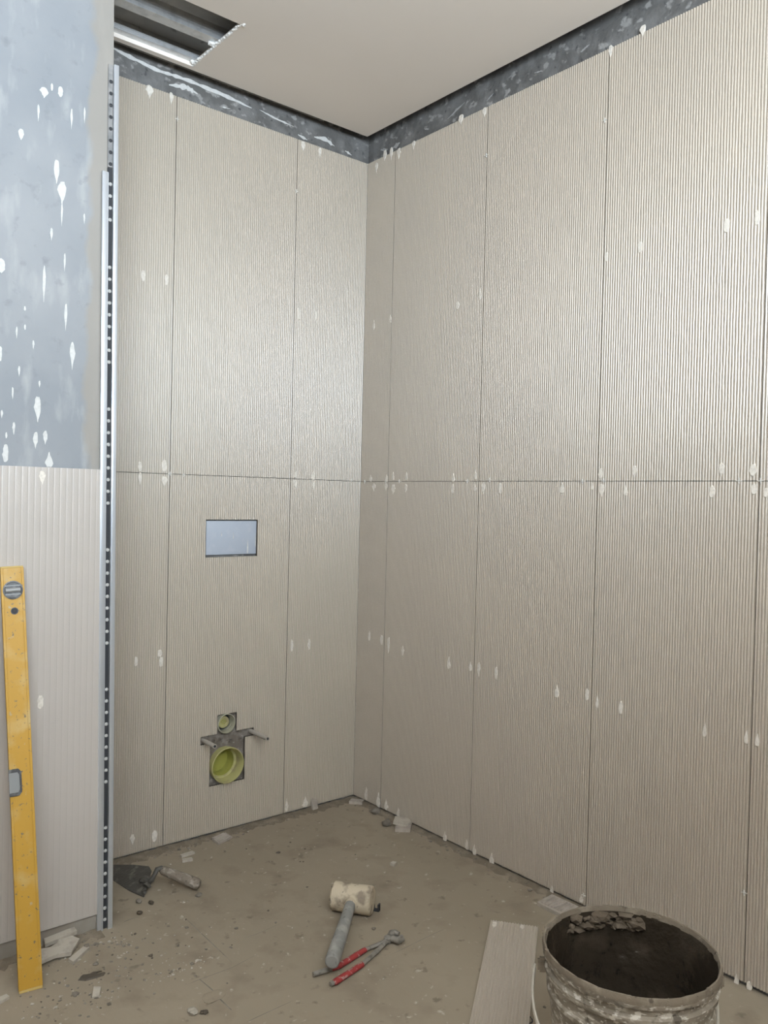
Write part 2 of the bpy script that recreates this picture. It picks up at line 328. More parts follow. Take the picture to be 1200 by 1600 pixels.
SM_LPLASTER = [(-1.293,2.115,0.021,0.028,'d'),(-1.275,2.134,0.007,0.019,'b'),(-1.254,2.13,0.014,0.028,'b'),(-1.345,1.997,0.015,0.03,'d'),(-1.26,1.931,0.015,0.066,'d'),(-1.246,1.882,0.021,0.063,'d'),(-1.246,1.828,0.005,0.063,'d'),(-1.27,1.774,0.007,0.034,'d'),(-1.19,1.83,0.005,0.029,'d'),(-1.296,1.338,0.017,0.07,'d'),(-1.3,1.262,0.013,0.044,'d'),(-1.277,1.27,0.012,0.038,'d'),(-1.267,1.216,0.02,0.041,'u'),(-1.369,1.227,0.017,0.046,'b'),(-1.351,1.287,0.007,0.034,'d'),(-1.368,1.27,0.004,0.016,'b'),(-1.379,1.32,0.006,0.022,'d'),(-1.385,1.674,0.019,0.036,'b'),(-1.384,1.464,0.01,0.037,'b'),(-1.214,1.481,0.013,0.074,'d'),(-1.232,1.576,0.008,0.074,'d'),(-1.286,1.646,0.008,0.097,'d'),(-1.309,1.495,0.005,0.025,'d'),(-1.348,1.519,0.005,0.031,'d'),(-1.33,1.581,0.006,0.012,'b'),(-1.329,1.536,0.005,0.014,'b'),(-1.226,2.071,0.006,0.054,'d'),(-1.194,2.09,0.005,0.044,'d'),(-1.306,2.061,0.006,0.046,'d'),(-1.237,1.711,0.005,0.05,'d'),(-1.355,1.372,0.004,0.033,'d'),(-1.293,1.401,0.005,0.019,'d'),(-1.341,1.427,0.006,0.028,'d')]
SP_BACK = [(-0.775,2.332),(-0.776,1.202),(-0.729,1.2),(-0.045,1.203),(-0.319,2.219)]
SP_RIGHT = [(-0.025,1.2),(-0.15,1.202),(-0.226,1.202),(-0.568,1.202),(-0.667,1.206),(-1.027,1.201),(-1.098,1.203),(-1.487,1.202),(-1.54,1.202),(-1.069,2.208),(-0.617,2.248),(-1.07,0.028),(-1.531,0.214)]

smears(SM_BACK, fb, wall_back)
smears([(-a, z, w_, h, k) for a, z, w_, h, k in SM_RIGHT], fr, wall_right)
smears(SM_LTILE, fl, wall_left)
smears(SM_LPLASTER, lambda u, d, z: (u, -0.360 + min(d, 0.001), z), wall_left, M_smear_w)

# cross spacers in the joints
def spacer(c, right, lab, grp='tile spacers in the joints'):
    a = 0.0068; t = 0.0008; bm = bmesh.new()
    o = [(-t, -a), (t, -a), (t, -t), (a, -t), (a, t), (t, t), (t, a), (-t, a), (-t, t), (-a, t), (-a, -t), (-t, -t)]
    rot = random.uniform(-.12, .12); o = [(x * math.cos(rot) - z * math.sin(rot), x * math.sin(rot) + z * math.cos(rot)) for x, z in o]
    if right: b_prism(bm, o, 0.004, -0.0022, lambda p, q, d: Vector((d, p, q)))
    else: b_prism(bm, o, 0.004, -0.0022, lambda p, q, d: Vector((p, d, q)))
    s = link_bm('tile_spacer', bm, M_spacer); s.location = (0, c[0], c[1]) if right else (c[0], 0, c[1])
    tag(s, lab, 'tile spacer', grp)
LB = ['white cross spacer high in the left vertical joint of the wall with the pipes', 'white cross spacer where the joints cross above and left of the flush plate opening',
      'white cross spacer in the horizontal joint just right of the left joint crossing', 'white cross spacer in the horizontal joint at the room corner, left side', 'white cross spacer high in the joint left of the corner']
LR = ['white cross spacer in the horizontal joint nearest the corner on the long wall', 'white cross spacer at the joint crossing of the narrow corner tile', 'white cross spacer just right of the narrow corner tile in the horizontal joint',
      'white cross spacer left of the second joint crossing from the corner', 'white cross spacer right of the second joint crossing from the corner', 'white cross spacer left of the third joint crossing from the corner',
      'white cross spacer right of the third joint crossing from the corner', 'large bright white cross spacer in the horizontal joint near the right edge of the photo', 'white cross spacer at the joint crossing at the right edge of the photo',
      'white cross spacer high in the third vertical joint of the long wall', 'white cross spacer high in the second vertical joint of the long wall', 'white cross spacer low in the vertical joint just behind the bucket', 'white cross spacer low in the vertical joint right of the bucket']
for c, l in zip(SP_BACK, LB): spacer(c, False, l)
for c, l in zip(SP_RIGHT, LR): spacer(c, True, l)

# plaster streaks on the bare band under the ceiling, mortar at the foot of the pier, plaster above the hatch
def streak(pts, wd, f, parent, m):
    bm = bmesh.new(); A = []; B = []
    n = len(pts)
    for i in range(n * 8 - 7):
        t = i / 8; k = min(int(t), n - 2); a = Vector(pts[k]).lerp(Vector(pts[k + 1]), t - k)
        e = min(1, min(i, n * 8 - 8 - i) / 6 + .15); w_ = wd * e * random.uniform(.55, 1.25)
        A.append((a.x, a.y + w_ / 2 + random.uniform(-.001, .001))); B.append((a.x, a.y - w_ / 2 + random.uniform(-.001, .001)))
    for i in range(len(A) - 1):
        b_prism(bm, [A[i], A[i + 1], B[i + 1], B[i]], .001, -.0014, lambda p, q, d: Vector(f(p, d, q)))
    bmesh.ops.remove_doubles(bm, verts=bm.verts[:], dist=1e-6)
    link_bm('plaster_streak', bm, m, parent)
gb = lambda u, d, z: (u, .012 + d, z); gr = lambda u, d, z: (.012 + d, u, z)
for P, wd in (([(-1.0, 2.487), (-.93, 2.478), (-.84, 2.468), (-.74, 2.472), (-.62, 2.468), (-.50, 2.458)], .013), ([(-.47, 2.462), (-.40, 2.452), (-.33, 2.448)], .007), ([(-.80, 2.436), (-.74, 2.448), (-.70, 2.440)], .016), ([(-.24, 2.438), (-.19, 2.444), (-.15, 2.430)], .016), ([(-.31, 2.425), (-.27, 2.418)], .014), ([(-.10, 2.428), (-.07, 2.42)], .012), ([(-.62, 2.425), (-.58, 2.43)], .006)):
    streak(P, wd, gb, wall_back, M_smear_w)
for P, wd in (([(-.06, 2.44), (-.10, 2.43)], .018), ([(-.13, 2.425), (-.17, 2.432)], .020), ([(-.42, 2.435), (-.50, 2.462)], .007), ([(-.60, 2.43), (-.63, 2.445)], .008), ([(-.30, 2.44), (-.33, 2.43)], .008), ([(-.97, 2.44), (-1.0, 2.45)], .010), ([(-.80, 2.445), (-.83, 2.44)], .008)):
    streak(P, wd, gr, wall_right, M_band_l)
box('foot_mortar', -3.3, -1.1085, -0.3632, -0.3595, FZ, 0.060, M_foot, wall_left)
box('plaster_patch', -1.30, -0.20, 0.0085, 0.0125, 2.505, 2.577, M_slab, wall_back)

# ------------------------------------------------------------------ corner trims of the pier
def trim(label, x0, x1, ztop):
    r = tag(empty('edge_trim', (x0, -0.370, FZ)), label, 'trim')
    def part(n, m, a0, a1, y0, y1, z0, z1, bev=0):
        o = box(n, a0, a1, y0, y1, z0, z1, m, r, shear=SH, bevel=bev); o.location = -Vector(r.location); return o
    part('face', M_alu, x0, x1, -0.374, -0.366, FZ, ztop, .001)
    return r, part
t1, p1 = trim('bright aluminium edge trim covering the side of the tile behind the spirit level', -1.1295, -1.1150, 1.960)
p1('inner_lip', M_alu, -1.1150, -1.1130, -0.371, -0.362, FZ, 1.960)
t2, p2 = trim('taller bluish aluminium edge trim standing at the pier corner, left of the niche', -1.1010, -1.0885, 2.238)
p2('return_face', M_alu, -1.0895, -1.0885, -0.366, -0.330, FZ, 2.238)
p2('anchor_leg', M_dark, -1.1130, -1.1010, -0.3640, -0.3605, FZ, 1.975)
p2('anchor_leg', M_legup, -1.1130, -1.1010, -0.3640, -0.3605, 1.977, 2.238)
for low in (True, False):  # upper row: dark discs painted in place of shaded holes
    bm = bmesh.new(); z = 0.012 if low else 1.985; k = 0
    while z < (1.94 if low else 2.22):
        g = (k % 12) < 9 if low else True
        if g:
            M = Matrix.Translation((-1.1060 + SH * z, -0.3640, z)) @ Matrix.Rotation(math.radians(90), 4, 'X')
            R = b_lathe(bm, [(.0048, 0), (.0045, .0012), (.0028, .0020)], 10, M); bm.faces.new(R[-1])
        z += 0.0305 if low else 0.030; k += 1
    o = link_bm('adhesive_dots' if low else 'punched_hole_discs', bm, M_dot if low else M_dark, t2, smooth=True); o.location = -Vector(t2.location)
    tag(o, 'row of grey adhesive dots in the dark leg' if low else 'row of dark discs for the punched holes', kind='stuff')

# ------------------------------------------------------------------ plumbing in the back wall
M_mess = mat('rough_mortar', (0.165, 0.14, 0.115), 0.85, 0.25, noise=[(40, 5, .45, .65, (0.26, 0.235, 0.21)), (90, 4, .64, .74, (0.46, 0.43, 0.39))], bump=(70, .8, .006))
M_lime = mat('lime_plastic', (0.37, 0.36, 0.085), 0.4, 0.5, noise=[(25, 3, .5, .7, (0.31, 0.30, 0.075))])
M_lime_dirty = mat('pale_dusty_lime_plastic', (0.42, 0.39, 0.17), 0.5, 0.4, noise=[(30, 4, .5, .65, (0.34, 0.295, 0.16))])
M_greyp = mat('grey_green_plastic', (0.36, 0.345, 0.25), 0.5, 0.4, noise=[(40, 4, .5, .7, (0.38, 0.36, 0.30))])
M_rod = mat('dusty_rod_sleeve', (0.40, 0.36, 0.31), 0.6, 0.4, noise=[(90, 3, .45, .7, (0.36, 0.33, 0.30))], bump=(200, .5, .002))
M_panel = mat('blue_white_plastic_sheen', (0.42, 0.46, 0.53), 0.18, 0.5, noise=[(30, 2, .55, .75, (0.46, 0.49, 0.55))])  # bluish plastic; the blue it reflects is put into the colour too
bm = bmesh.new()
def collar(x0, x1, z0, z1, cx, cz, r, y=0.0135):
    n = 40; A = []; B = []
    for k in range(n):
        a = 2 * math.pi * k / n; c, s = math.cos(a), math.sin(a)
        t = min(((x1 - cx) / c if c > 1e-6 else (x0 - cx) / c if c < -1e-6 else 1e9), ((z1 - cz) / s if s > 1e-6 else (z0 - cz) / s if s < -1e-6 else 1e9))
        A.append(bm.verts.new((cx + r * c, y + random.uniform(-.002, .004), cz + r * s))); B.append(bm.verts.new((cx + t * c, y, cz + t * s)))
    for k in range(n): bm.faces.new((A[k], A[(k + 1) % n], B[(k + 1) % n], B[k]))
collar(PX0, PX1, PZ0, 0.303, -0.553, 0.222, 0.058)
collar(PX0, PX1, 0.3315, PZ1, -0.555, 0.362, 0.029)
b_box(bm, PX0, PX1, 0.0125, 0.03, 0.303, 0.3315)
for k in range(26): lump(bm, (random.uniform(-.64, -.46), .013, random.uniform(.29, .33)), random.uniform(.003, .008), .5, 1, .4)
mb = link_bm('mortar_bed', bm, M_mess, wall_back); tag(mb, 'rough grey mortar packed around the pipes')
def axis_y(x, y, z): return Matrix.Translation((x, y, z)) @ Matrix.Rotation(math.radians(90), 4, 'X')
def reloc(o, r): o.location = -Vector(r.location); return o
dp = tag(empty('drain_pipe', (-0.553, 0.0, 0.160)), 'wide lime green drain socket in the lower cut-out of the wall', 'pipe')
MM = axis_y(-0.553, 0, 0.222)
reloc(lathe('socket', [(.0575, -.08), (.0585, -.02), (.0590, .006), (.0605, .007), (.0615, .011), (.0605, .016), (.0580, .0165), (.0560, .013), (.0550, -.010), (.0545, -.028), (.0470, -.030)], 48, M_lime_dirty, dp, MM), dp)
reloc(lathe('inner_pipe', [(.0470, -.0285), (.0490, -.031), (.0455, -.031), (.0445, -.072)], 48, M_lime, dp, MM), dp)
pl = reloc(lathe('end_plug', [(.0445, -.072), (.030, -.070), (.010, -.0695), (.0005, -.0695)], 48, M_lime, dp, MM), dp)
fp = tag(empty('flush_pipe', (-0.555, 0.0, 0.330)), 'small round pipe with a spiral lime plug above the drain socket', 'pipe')
MM = axis_y(-0.555, 0, 0.362)
reloc(lathe('sleeve', [(.0325, -.07), (.0330, -.004), (.0335, .001), (.0335, .004), (.0310, .005), (.0300, .001), (.0285, -.06)], 40, M_greyp, fp, MM), fp)
MP = axis_y(-0.558, 0.012, 0.364)
pg = reloc(lathe('plug', [(.0205, -.03), (.0205, -.002), (.0195, .000), (.0130, .0005), (.0115, -.0015), (.0005, -.0015)], 36, M_lime_dirty, fp, MP), fp)
sp = [MP @ Vector((( .0025 + .0075 * t) * math.cos(9.5 * t), (.0025 + .0075 * t) * math.sin(9.5 * t), .0002)) for t in [k / 26 for k in range(27)]]
o = tube('spiral_rib', sp, .0016, M_lime, pg, n=6); 
reloc(lathe('pipe_floor', [(.0285, -.032), (.0005, -.032)], 24, M_dark, fp, MM), fp)
for x, L, lab in ((-0.452, 0.100, 'right hand mounting rod sticking out beside the pipe cut-out'), (-0.637, 0.075, 'left hand mounting rod sticking out of the pipe cut-out')):
    r = tag(empty('mounting_rod', (x, 0.0, 0.3165)), lab, 'rod', 'mounting rods of the toilet frame')
    reloc(tube('sleeve', [(x, .06, .3165), (x, -L * .45, .3165), (x, -L, .3165)], [.0078, .0076, .0072], M_rod, r, n=14), r)
    reloc(tube('core', [(x, .0, .3165), (x, -L - .0012, .3165)], .0045, M_dark, r, n=10), r)
fpn = tag(empty('flush_plate_cover', (-0.5475, 0.009, 0.934)), 'bluish white plastic cover recessed in the rectangular flush plate opening', 'cover')
reloc(box('panel', -0.6415, -0.4505, 0.0045, 0.0115, 0.9365, 1.0505, M_panel, fpn, bevel=.0008), fpn)
for a, z, w_, h in ((-0.484, .964, .006, .054), (-0.4535, .985, .003, .05), (-.540, 1.0, .003, .024), (-.585, 1.005, .003, .014)):
    bm = bmesh.new(); b_prism(bm, smear_outline(w_, h, 'u'), 0.0046, 0.0036, lambda p, q, t: Vector((a + p, t, z + q)), inset=.1)
    reloc(link_bm('white_streak', bm, M_smear_w, fpn), fpn)

# ------------------------------------------------------------------ spirit level
M_yel = mat('yellow_paint', (0.47, 0.265, 0.035), 0.5, 0.45, noise=[(14, 6, .52, .72, (0.52, 0.37, 0.15)), (120, 5, .63, .68, (0.17, 0.13, 0.08)), (45, 6, .66, .72, (0.42, 0.33, 0.20))], bump=(80, .15, .002))
M_cap = mat('dusty_end_cap', (0.50, 0.36, 0.13), 0.7, 0.3)
M_vial = mat('grey_vial_housing', (0.06, 0.06, 0.062), 0.4, 0.5, noise=[(60, 3, .5, .65, (0.15, 0.15, 0.15))])
M_vialc = mat('clear_vial', (0.26, 0.265, 0.265), 0.25, 0.5)
bot = Vector((-1.3415, -0.532, FZ)); top = Vector((-1.3605, -0.3965, 0.9565))
az = (top - bot).normalized(); ax = Vector((1, -0.20, 0)); ax = (ax - ax.dot(az) * az).normalized(); ay = az.cross(ax)
LL = (top - bot).length
lv = tag(empty('spirit_level', bot), 'yellow dirty spirit level leaning against the ribbed tile of the pier', 'spirit level')
lv.matrix_world = Matrix(((ax.x, ay.x, az.x, bot.x), (ax.y, ay.y, az.y, bot.y), (ax.z, ay.z, az.z, bot.z), (0, 0, 0, 1)))
# local: x width, y into the wall, z along; front face at y = 0
W2 = 0.0255
bm = bmesh.new(); b_box(bm, -W2, W2, 0.0015, 0.0195, .006, LL - .004)
for s in (-1, 1): b_box(bm, s * W2 - (.006 if s > 0 else 0), s * W2 + (.006 if s < 0 else 0), 0, 0.021, .006, LL - .004)
bmesh.ops.bevel(bm, geom=bm.edges[:], offset=.0007, segments=1, affect='EDGES')
link_bm('body', bm, M_yel, lv)
box('end_cap', -W2 + .0005, W2 - .0005, .0004, .0206, 0, .0062, M_cap, lv, bevel=.001)
box('end_cap', -W2 + .0005, W2 - .0005, .0004, .0206, LL - .0045, LL, M_cap, lv, bevel=.001)
Mv = lambda x, z: Matrix.Translation((x, .0015, z)) @ Matrix.Rotation(math.radians(90), 4, 'X')
rv = lathe('round_vial', [(.0222, 0), (.0222, .0022), (.0190, .0026), (.0180, .0010)], 32, M_vial, lv, Mv(0, LL - .057), cap1=True)
tube('vial_glass', [(-.016, -.0005, LL - .057), (.016, -.0005, LL - .057)], .0055, M_vialc, rv, n=12)
for s in (-1, 1): box('vial_bar', -.017, .017, -.0016, .0012, LL - .057 + s * .0105 - .0012, LL - .057 + s * .0105 + .0012, M_vialc, rv)
lathe('hang_hole', [(.0085, 0), (.0085, .0012), (.0070, .0012), (.0068, .0002)], 20, M_vial, lv, Mv(.0015, LL - .107))
lathe('hang_hole_core', [(.0072, .0006), (.0004, .0006)], 20, M_dark, lv, Mv(.0015, LL - .107))
zc = LL - .505
bm = bmesh.new(); b_prism(bm, [(-W2 - .0006, -.031), (-.006, -.031), (.0005, -.023), (.0005, .023), (-.006, .031), (-W2 - .0006, .031)], .015, -.0012, lambda p, q, t: Vector((p, t, zc + q)))
mv = link_bm('middle_vial_window', bm, M_vial, lv)
bm = bmesh.new(); b_prism(bm, [(-W2 - .001, -.023), (-.008, -.023), (-.0045, -.017), (-.0045, .017), (-.008, .023), (-W2 - .001, .023)], .012, -.0018, lambda p, q, t: Vector((p, t, zc + q)))
link_bm('vial_glass', bm, M_vialc, mv)

# ------------------------------------------------------------------ trowel
M_steel_d = mat('mortar_caked_steel', (0.075, 0.068, 0.058), 0.55, 0.4, noise=[(45, 5, .55, .7, (0.17, 0.155, 0.13))], bump=(120, .4, .003))
M_handle_d = mat('dirty_wooden_handle', (0.20, 0.165, 0.13), 0.8, 0.3, noise=[(60, 6, .5, .66, (0.33, 0.295, 0.25)), (90, 4, .6, .7, (0.09, 0.08, 0.065))], bump=(120, .6, .004))
tr = tag(empty('brick_trowel', (-0.93, -0.20, FZ)), 'mortar-caked brick trowel lying on the floor behind the pier corner', 'trowel')
top_pts = [(-.957, -.270, FZ + .004), (-.9350, -.245, FZ + .020), (-.906, -.205, FZ + .040), (-.898, -.168, FZ + .038), (-.920, -.105, FZ + .026), (-.955, -.040, FZ + .012), (-.980, -.020, FZ + .005), (-.992, -.045, FZ + .003), (-.985, -.120, FZ + .002), (-.974, -.205, FZ + .002)]
bm = bmesh.new(); cen = Vector((-.945, -.15, FZ + .017))
T = [bm.verts.new(p) for p in top_pts]; B = [bm.verts.new((p[0], p[1], max(p[2] - .0022, FZ + .0002))) for p in top_pts]
ct = bm.verts.new(cen); cb = bm.verts.new(cen - Vector((0, 0, .0022)))
for k in range(len(T)):
    j = (k + 1) % len(T); bm.faces.new((T[k], T[j], ct)); bm.faces.new((B[j], B[k], cb)); bm.faces.new((T[j], T[k], B[k], B[j]))
reloc(link_bm('blade', bm, M_steel_d, tr), tr)
bm = bmesh.new(); lump(bm, (-.930, -.215, FZ + .018), .017, .5, 2, .08)
reloc(link_bm('boss', bm, M_steel_d, tr, smooth=True), tr)
reloc(tube('neck', [(-.936, -.225, FZ + .024), (-.932, -.243, FZ + .026), (-.926, -.252, FZ + .036), (-.917, -.251, FZ + .050), (-.908, -.246, FZ + .060), (-.898, -.249, FZ + .060), (-.888, -.256, FZ + .056)], [.007, .0075, .007, .0065, .0075, .009, .008], M_steel_d, tr, n=10), tr)
hs = Vector((-.897, -.250, FZ + .058)); he = Vector((-.812, -.329, FZ + .0175))
reloc(tube('handle', [hs.lerp(he, t) for t in (0, .04, .2, .45, .7, .9, .97, 1)], [.009, .0125, .0135, .0150, .0162, .0165, .0135, .006], M_handle_d, tr, n=16, jit=.0004), tr)
bm = bmesh.new(); lump(bm, (-.938, -.247, FZ + .014), .011, .9, 1, .35); lump(bm, (-.950, -.255, FZ + .004), .008, .8, 1, .3)
reloc(link_bm('mortar_crust', bm, M_steel_d, tr), tr)
# ------------------------------------------------------------------ mallet
M_rub = mat('dirty_white_rubber', (0.52, 0.44, 0.325), 0.7, 0.3, noise=[(28, 5, .48, .60, (0.27, 0.22, 0.165)), (70, 5, .62, .7, (0.20, 0.17, 0.14))], bump=(60, .3, .004))
M_grip = mat('grey_dirty_handle', (0.245, 0.24, 0.225), 0.7, 0.3, noise=[(18, 5, .5, .65, (0.36, 0.345, 0.315)), (70, 4, .6, .72, (0.15, 0.14, 0.125))], bump=(70, .35, .003))
hc = Vector((-.5315, -.688, FZ + .0385)); hend = Vector((-.767, -.914, FZ + .042))
hd = (hend - hc); ha = Vector((.60, -.80, 0.0)); ha = ha.normalized()
ml = tag(empty('rubber_mallet', (hc.x, hc.y, FZ)), 'white-headed rubber mallet with grey handle lying on the floor', 'mallet')
Lh = .057
reloc(tube('head', [hc + ha * t for t in (-Lh, -Lh + .004, -Lh * .5, 0, Lh * .5, Lh - .004, Lh)], [.0345, .0385, .0385, .0378, .0385, .0385, .0345], M_rub, ml, n=32), ml)
e0 = hd.normalized()
reloc(tube('handle', [hc + e0 * .02, hc + e0 * .06, hc.lerp(hend, .45), hc.lerp(hend, .7), hc.lerp(hend, .94), hc.lerp(hend, .99), hend], [.0150, .0150, .0160, .0175, .0185, .0175, .0140], M_grip, ml, n=18, jit=.0003), ml)
reloc(tube('collar', [hc + e0 * .034, hc + e0 * .046], [.0185, .0165], M_rub, ml, n=18), ml)
# small black clip by the head
bm = bmesh.new()
for a in ((-.006, .006, -.010, .010, 0, .004), (-.006, .006, -.010, -.006, .004, .020), (-.006, .006, .006, .010, .004, .014)): b_box(bm, *a)
ck = link_bm('metal_clip', bm, M_dark); ck.location = (-.474, -.722, FZ); ck.rotation_euler = (0, 0, .5)
tag(ck, 'small black metal clip on the floor beside the white mallet head', 'clip')
# ------------------------------------------------------------------ tile nippers
M_red = mat('worn_red_grip', (0.30, 0.035, 0.035), 0.5, 0.4, noise=[(90, 5, .55, .66, (0.40, 0.30, 0.27)), (40, 4, .6, .7, (0.16, 0.03, 0.03))])
M_nip = mat('dusty_steel', (0.27, 0.25, 0.22), 0.5, 0.4, 0.3, noise=[(80, 4, .5, .7, (0.16, 0.145, 0.125))])
nz = FZ + .0075
A = [(-.797, -.881), (-.775, -.885), (-.730, -.890), (-.632, -.872), (-.584, -.873), (-.553, -.871), (-.536, -.882), (-.530, -.892)]
B_ = [(-.787, -.937), (-.772, -.936), (-.676, -.917), (-.609, -.893), (-.551, -.868), (-.532, -.860)]
np_ = tag(empty('tile_nippers', (-.55, -.87, FZ)), 'steel tile nippers with worn red grips lying half under the mallet handle', 'nippers')
def arm(P, z, gi, go):
    p3 = [Vector((x, y, z)) for x, y in P]
    a = reloc(tube('arm', p3[go:], [.0055] + [.0065] * (len(p3) - go - 2) + [.009], M_nip, np_, n=10, flat=.75), np_)
    g = [p3[gi - 1].lerp(p3[gi], .6)] + p3[gi:go] + [p3[go - 1].lerp(p3[go], .5) if False else p3[go]]
    reloc(tube('grip', g, [.0065] + [.0082] * (len(g) - 2) + [.0072], M_red, np_, n=12, flat=.85, jit=.0003), np_)
    reloc(tube('grip_end', [p3[0], p3[0].lerp(p3[gi], .5), g[0]], [.0058, .0062, .0058], M_nip, np_, n=10), np_)
arm(A, nz + .001, 2, 3); arm(B_, nz, 1, 2)
reloc(lathe('pivot', [(.0105, 0), (.0105, .012), (.008, .0145), (.003, .015)], 18, M_nip, np_, Matrix.Translation((-.555, -.870, FZ + .003)), cap1=True), np_)
reloc(tube('jaw', [(-.545, -.866, nz + .004), (-.532, -.858, nz + .005), (-.522, -.862, nz + .005), (-.519, -.872, nz + .005)], [.008, .0095, .008, .005], M_nip, np_, n=10), np_)
reloc(tube('jaw', [(-.548, -.878, nz + .004), (-.540, -.895, nz + .005), (-.530, -.896, nz + .005), (-.522, -.884, nz + .005)], [.008, .0095, .008, .005], M_nip, np_, n=10), np_)
# ------------------------------------------------------------------ tile offcut on the floor
fflat = lambda u, d, v: (u, v, -d)
oc = ribbed_tile('tile_offcut', 0, 0.127, -0.80, 0, fflat, False, None, th=.0095, rows=44)
oc.data.materials[1] = M_tile_raw
oc.location = (-.2665, -.963, FZ + .0095); oc.rotation_euler = (0, 0, math.atan2(-.107, .069) + .075)
tag(oc, 'long ribbed tile offcut lying on the floor beside the bucket', 'tile')
for a, b, w_, h in ((.012, -.022, .014, .030), (.085, -.015, .013, .020)):
    bm = bmesh.new(); b_prism(bm, smear_outline(w_, h, 'b'), -.002, .0006, lambda p, q, t: Vector((a + p, b + q, t)), inset=.1)
    link_bm('adhesive_smear', bm, M_smear, oc)
# ------------------------------------------------------------------ bucket
M_buck = mat('mortar_splashed_bucket', (0.24, 0.205, 0.16), 0.75, 0.3, noise=[(11, 6, .45, .6, (0.165, 0.138, 0.105)), (30, 8, .50, .60, (0.34, 0.30, 0.245), (1, 1, 2.2)), (70, 8, .54, .62, (0.50, 0.455, 0.39), (1, 1, 2.0)), (40, 6, .62, .68, (0.11, 0.092, 0.07))], bump=(55, .6, .006))
M_rim = mat('mortar_crusted_rim', (0.175, 0.142, 0.105), 0.8, 0.3, noise=[(30, 6, .5, .66, (0.25, 0.21, 0.16)), (60, 5, .60, .70, (0.085, 0.068, 0.05))], bump=(70, .5, .005))
M_wet = mat('wet_dark_mortar', (0.030, 0.023, 0.016), 0.20, 0.6, noise=[(14, 5, .5, .7, (0.055, 0.043, 0.031)), (40, 5, .62, .72, (0.018, 0.014, 0.010))], bump=(16, .7, .02))
M_dry = mat('drying_mortar', (0.105, 0.080, 0.056), 0.75, 0.3, noise=[(40, 5, .5, .7, (0.15, 0.12, 0.088))], bump=(60, .6, .006))
M_wire = mat('mortar_coated_wire', (0.40, 0.36, 0.30), 0.55, 0.4, 0.2, noise=[(60, 4, .5, .7, (0.34, 0.31, 0.27))])
BC = Vector((-.607, -1.617, FZ)); BH = 0.333
bk = tag(empty('mortar_bucket', BC), 'large mortar-splashed plastic bucket with dark wet mortar inside', 'bucket')
lathe('body', [(.118, 0), (.124, .004), (.1365, .16), (.1440, BH - .088), (.1490, BH - .086), (.1500, BH - .078), (.1465, BH - .074), (.1475, BH - .050), (.1545, BH - .048), (.1560, BH - .038), (.1510, BH - .033), (.1515, BH - .022), (.1580, BH - .019), (.1590, BH - .010)], 72, M_buck, bk, cap0=True)
lathe('rim', [(.1588, BH - .012), (.1592, BH - .004), (.1572, BH + .001), (.1545, BH + .001), (.1530, BH - .003), (.1515, BH - .009)], 72, M_rim, bk, wob=.0007)
bm = bmesh.new(); R = b_lathe(bm, [(.1518, BH - .0075), (.1450, BH - .035), (.1420, BH - .09), (.1340, BH - .15), (.130, BH - .185), (.125, BH - .195), (.10, BH - .198), (.07, BH - .195), (.04, BH - .20), (.012, BH - .197)], 72); bm.faces.new(R[-1])
for i, ring in enumerate(R):
    if i < 2: continue
    for k, v in enumerate(ring):
        a = 2 * math.pi * k / 72
        s = .006 * math.sin(3 * a + i) + .005 * math.sin(7 * a - 2 * i) + random.uniform(-.0012, .0012)
        if i < 5:
            q = 1 - abs(s) / .15 * (1.0 if i > 2 else .6); v.co.x *= q; v.co.y *= q
        else: v.co.z += s * 2.0 + .020 * math.cos(a + 2.0) * (math.hypot(v.co.x, v.co.y) / .13)
link_bm('mortar_lining', bm, M_wet, bk, smooth=True)
M_p = []
bm = bmesh.new()                                          # drier clods clinging under the far rim
far = math.atan2(.80, .60)
for k in range(46):
    a = far + .12 + random.uniform(-.62, .55); d = random.uniform(.006, .030)
    lump(bm, (.146 * math.cos(a), .146 * math.sin(a), BH - d - .012), random.uniform(.006, .016), .55, 1, .35)
tag(link_bm('mortar_clods', bm, M_dry, bk), kind='stuff')
bm = bmesh.new()
for k in range(44):
    a = random.uniform(0, 6.283); lump(bm, (.1555 * math.cos(a), .1555 * math.sin(a), BH - .004), random.uniform(.002, .005), .6, 1, .35)
tag(link_bm('rim_crust', bm, M_rim, bk), kind='stuff')
ea = math.atan2(.64, -.77) - .12; E_ = Vector((math.cos(ea), math.sin(ea), 0)); N_ = Vector((-.64, -.77, 0))
dirh = (N_ * .60 + Vector((0, 0, -.80))).normalized(); hp = []
c0 = Vector((0, 0, BH - .045))
for k in range(33):
    t = math.pi * k / 32; hp.append(c0 + E_ * ((.172 if k < 16 else .150) * math.cos(t) + (.030 * math.sin(2 * t) if k < 16 else 0)) + dirh * .185 * math.sin(t) + N_ * .015 * math.sin(t))
for q in (.0, .0045):
    tube('wire_handle', [p + Vector((0, 0, -q * 1.3)) + N_ * q * .6 for p in hp], .0026, M_wire, bk, n=8)
for s in (1, -1):
    bm = bmesh.new(); c = c0 + E_ * .158 * s; b_box(bm, -.009, .009, -.008, .008, -.013, .013)
    bmesh.ops.bevel(bm, geom=bm.edges[:], offset=.004, segments=2, affect='EDGES')
    bmesh.ops.transform(bm, matrix=Matrix.Translation(c) @ Matrix.Rotation(ea, 4, 'Z'), verts=bm.verts[:])
    link_bm('handle_ear', bm, M_rim, bk, smooth=True)
# dark wire ring by the bucket
rg = tube('wire_ring', [(.011 * math.cos(t), .011 * math.sin(t), .0022 + .002 * math.sin(t)) for t in [6.0 * k / 20 for k in range(21)]], .0016, M_dark, None, n=6)
rg.location = (-.512, -1.302, FZ); tag(rg, 'small black wire ring on the floor between offcut and bucket', 'ring')

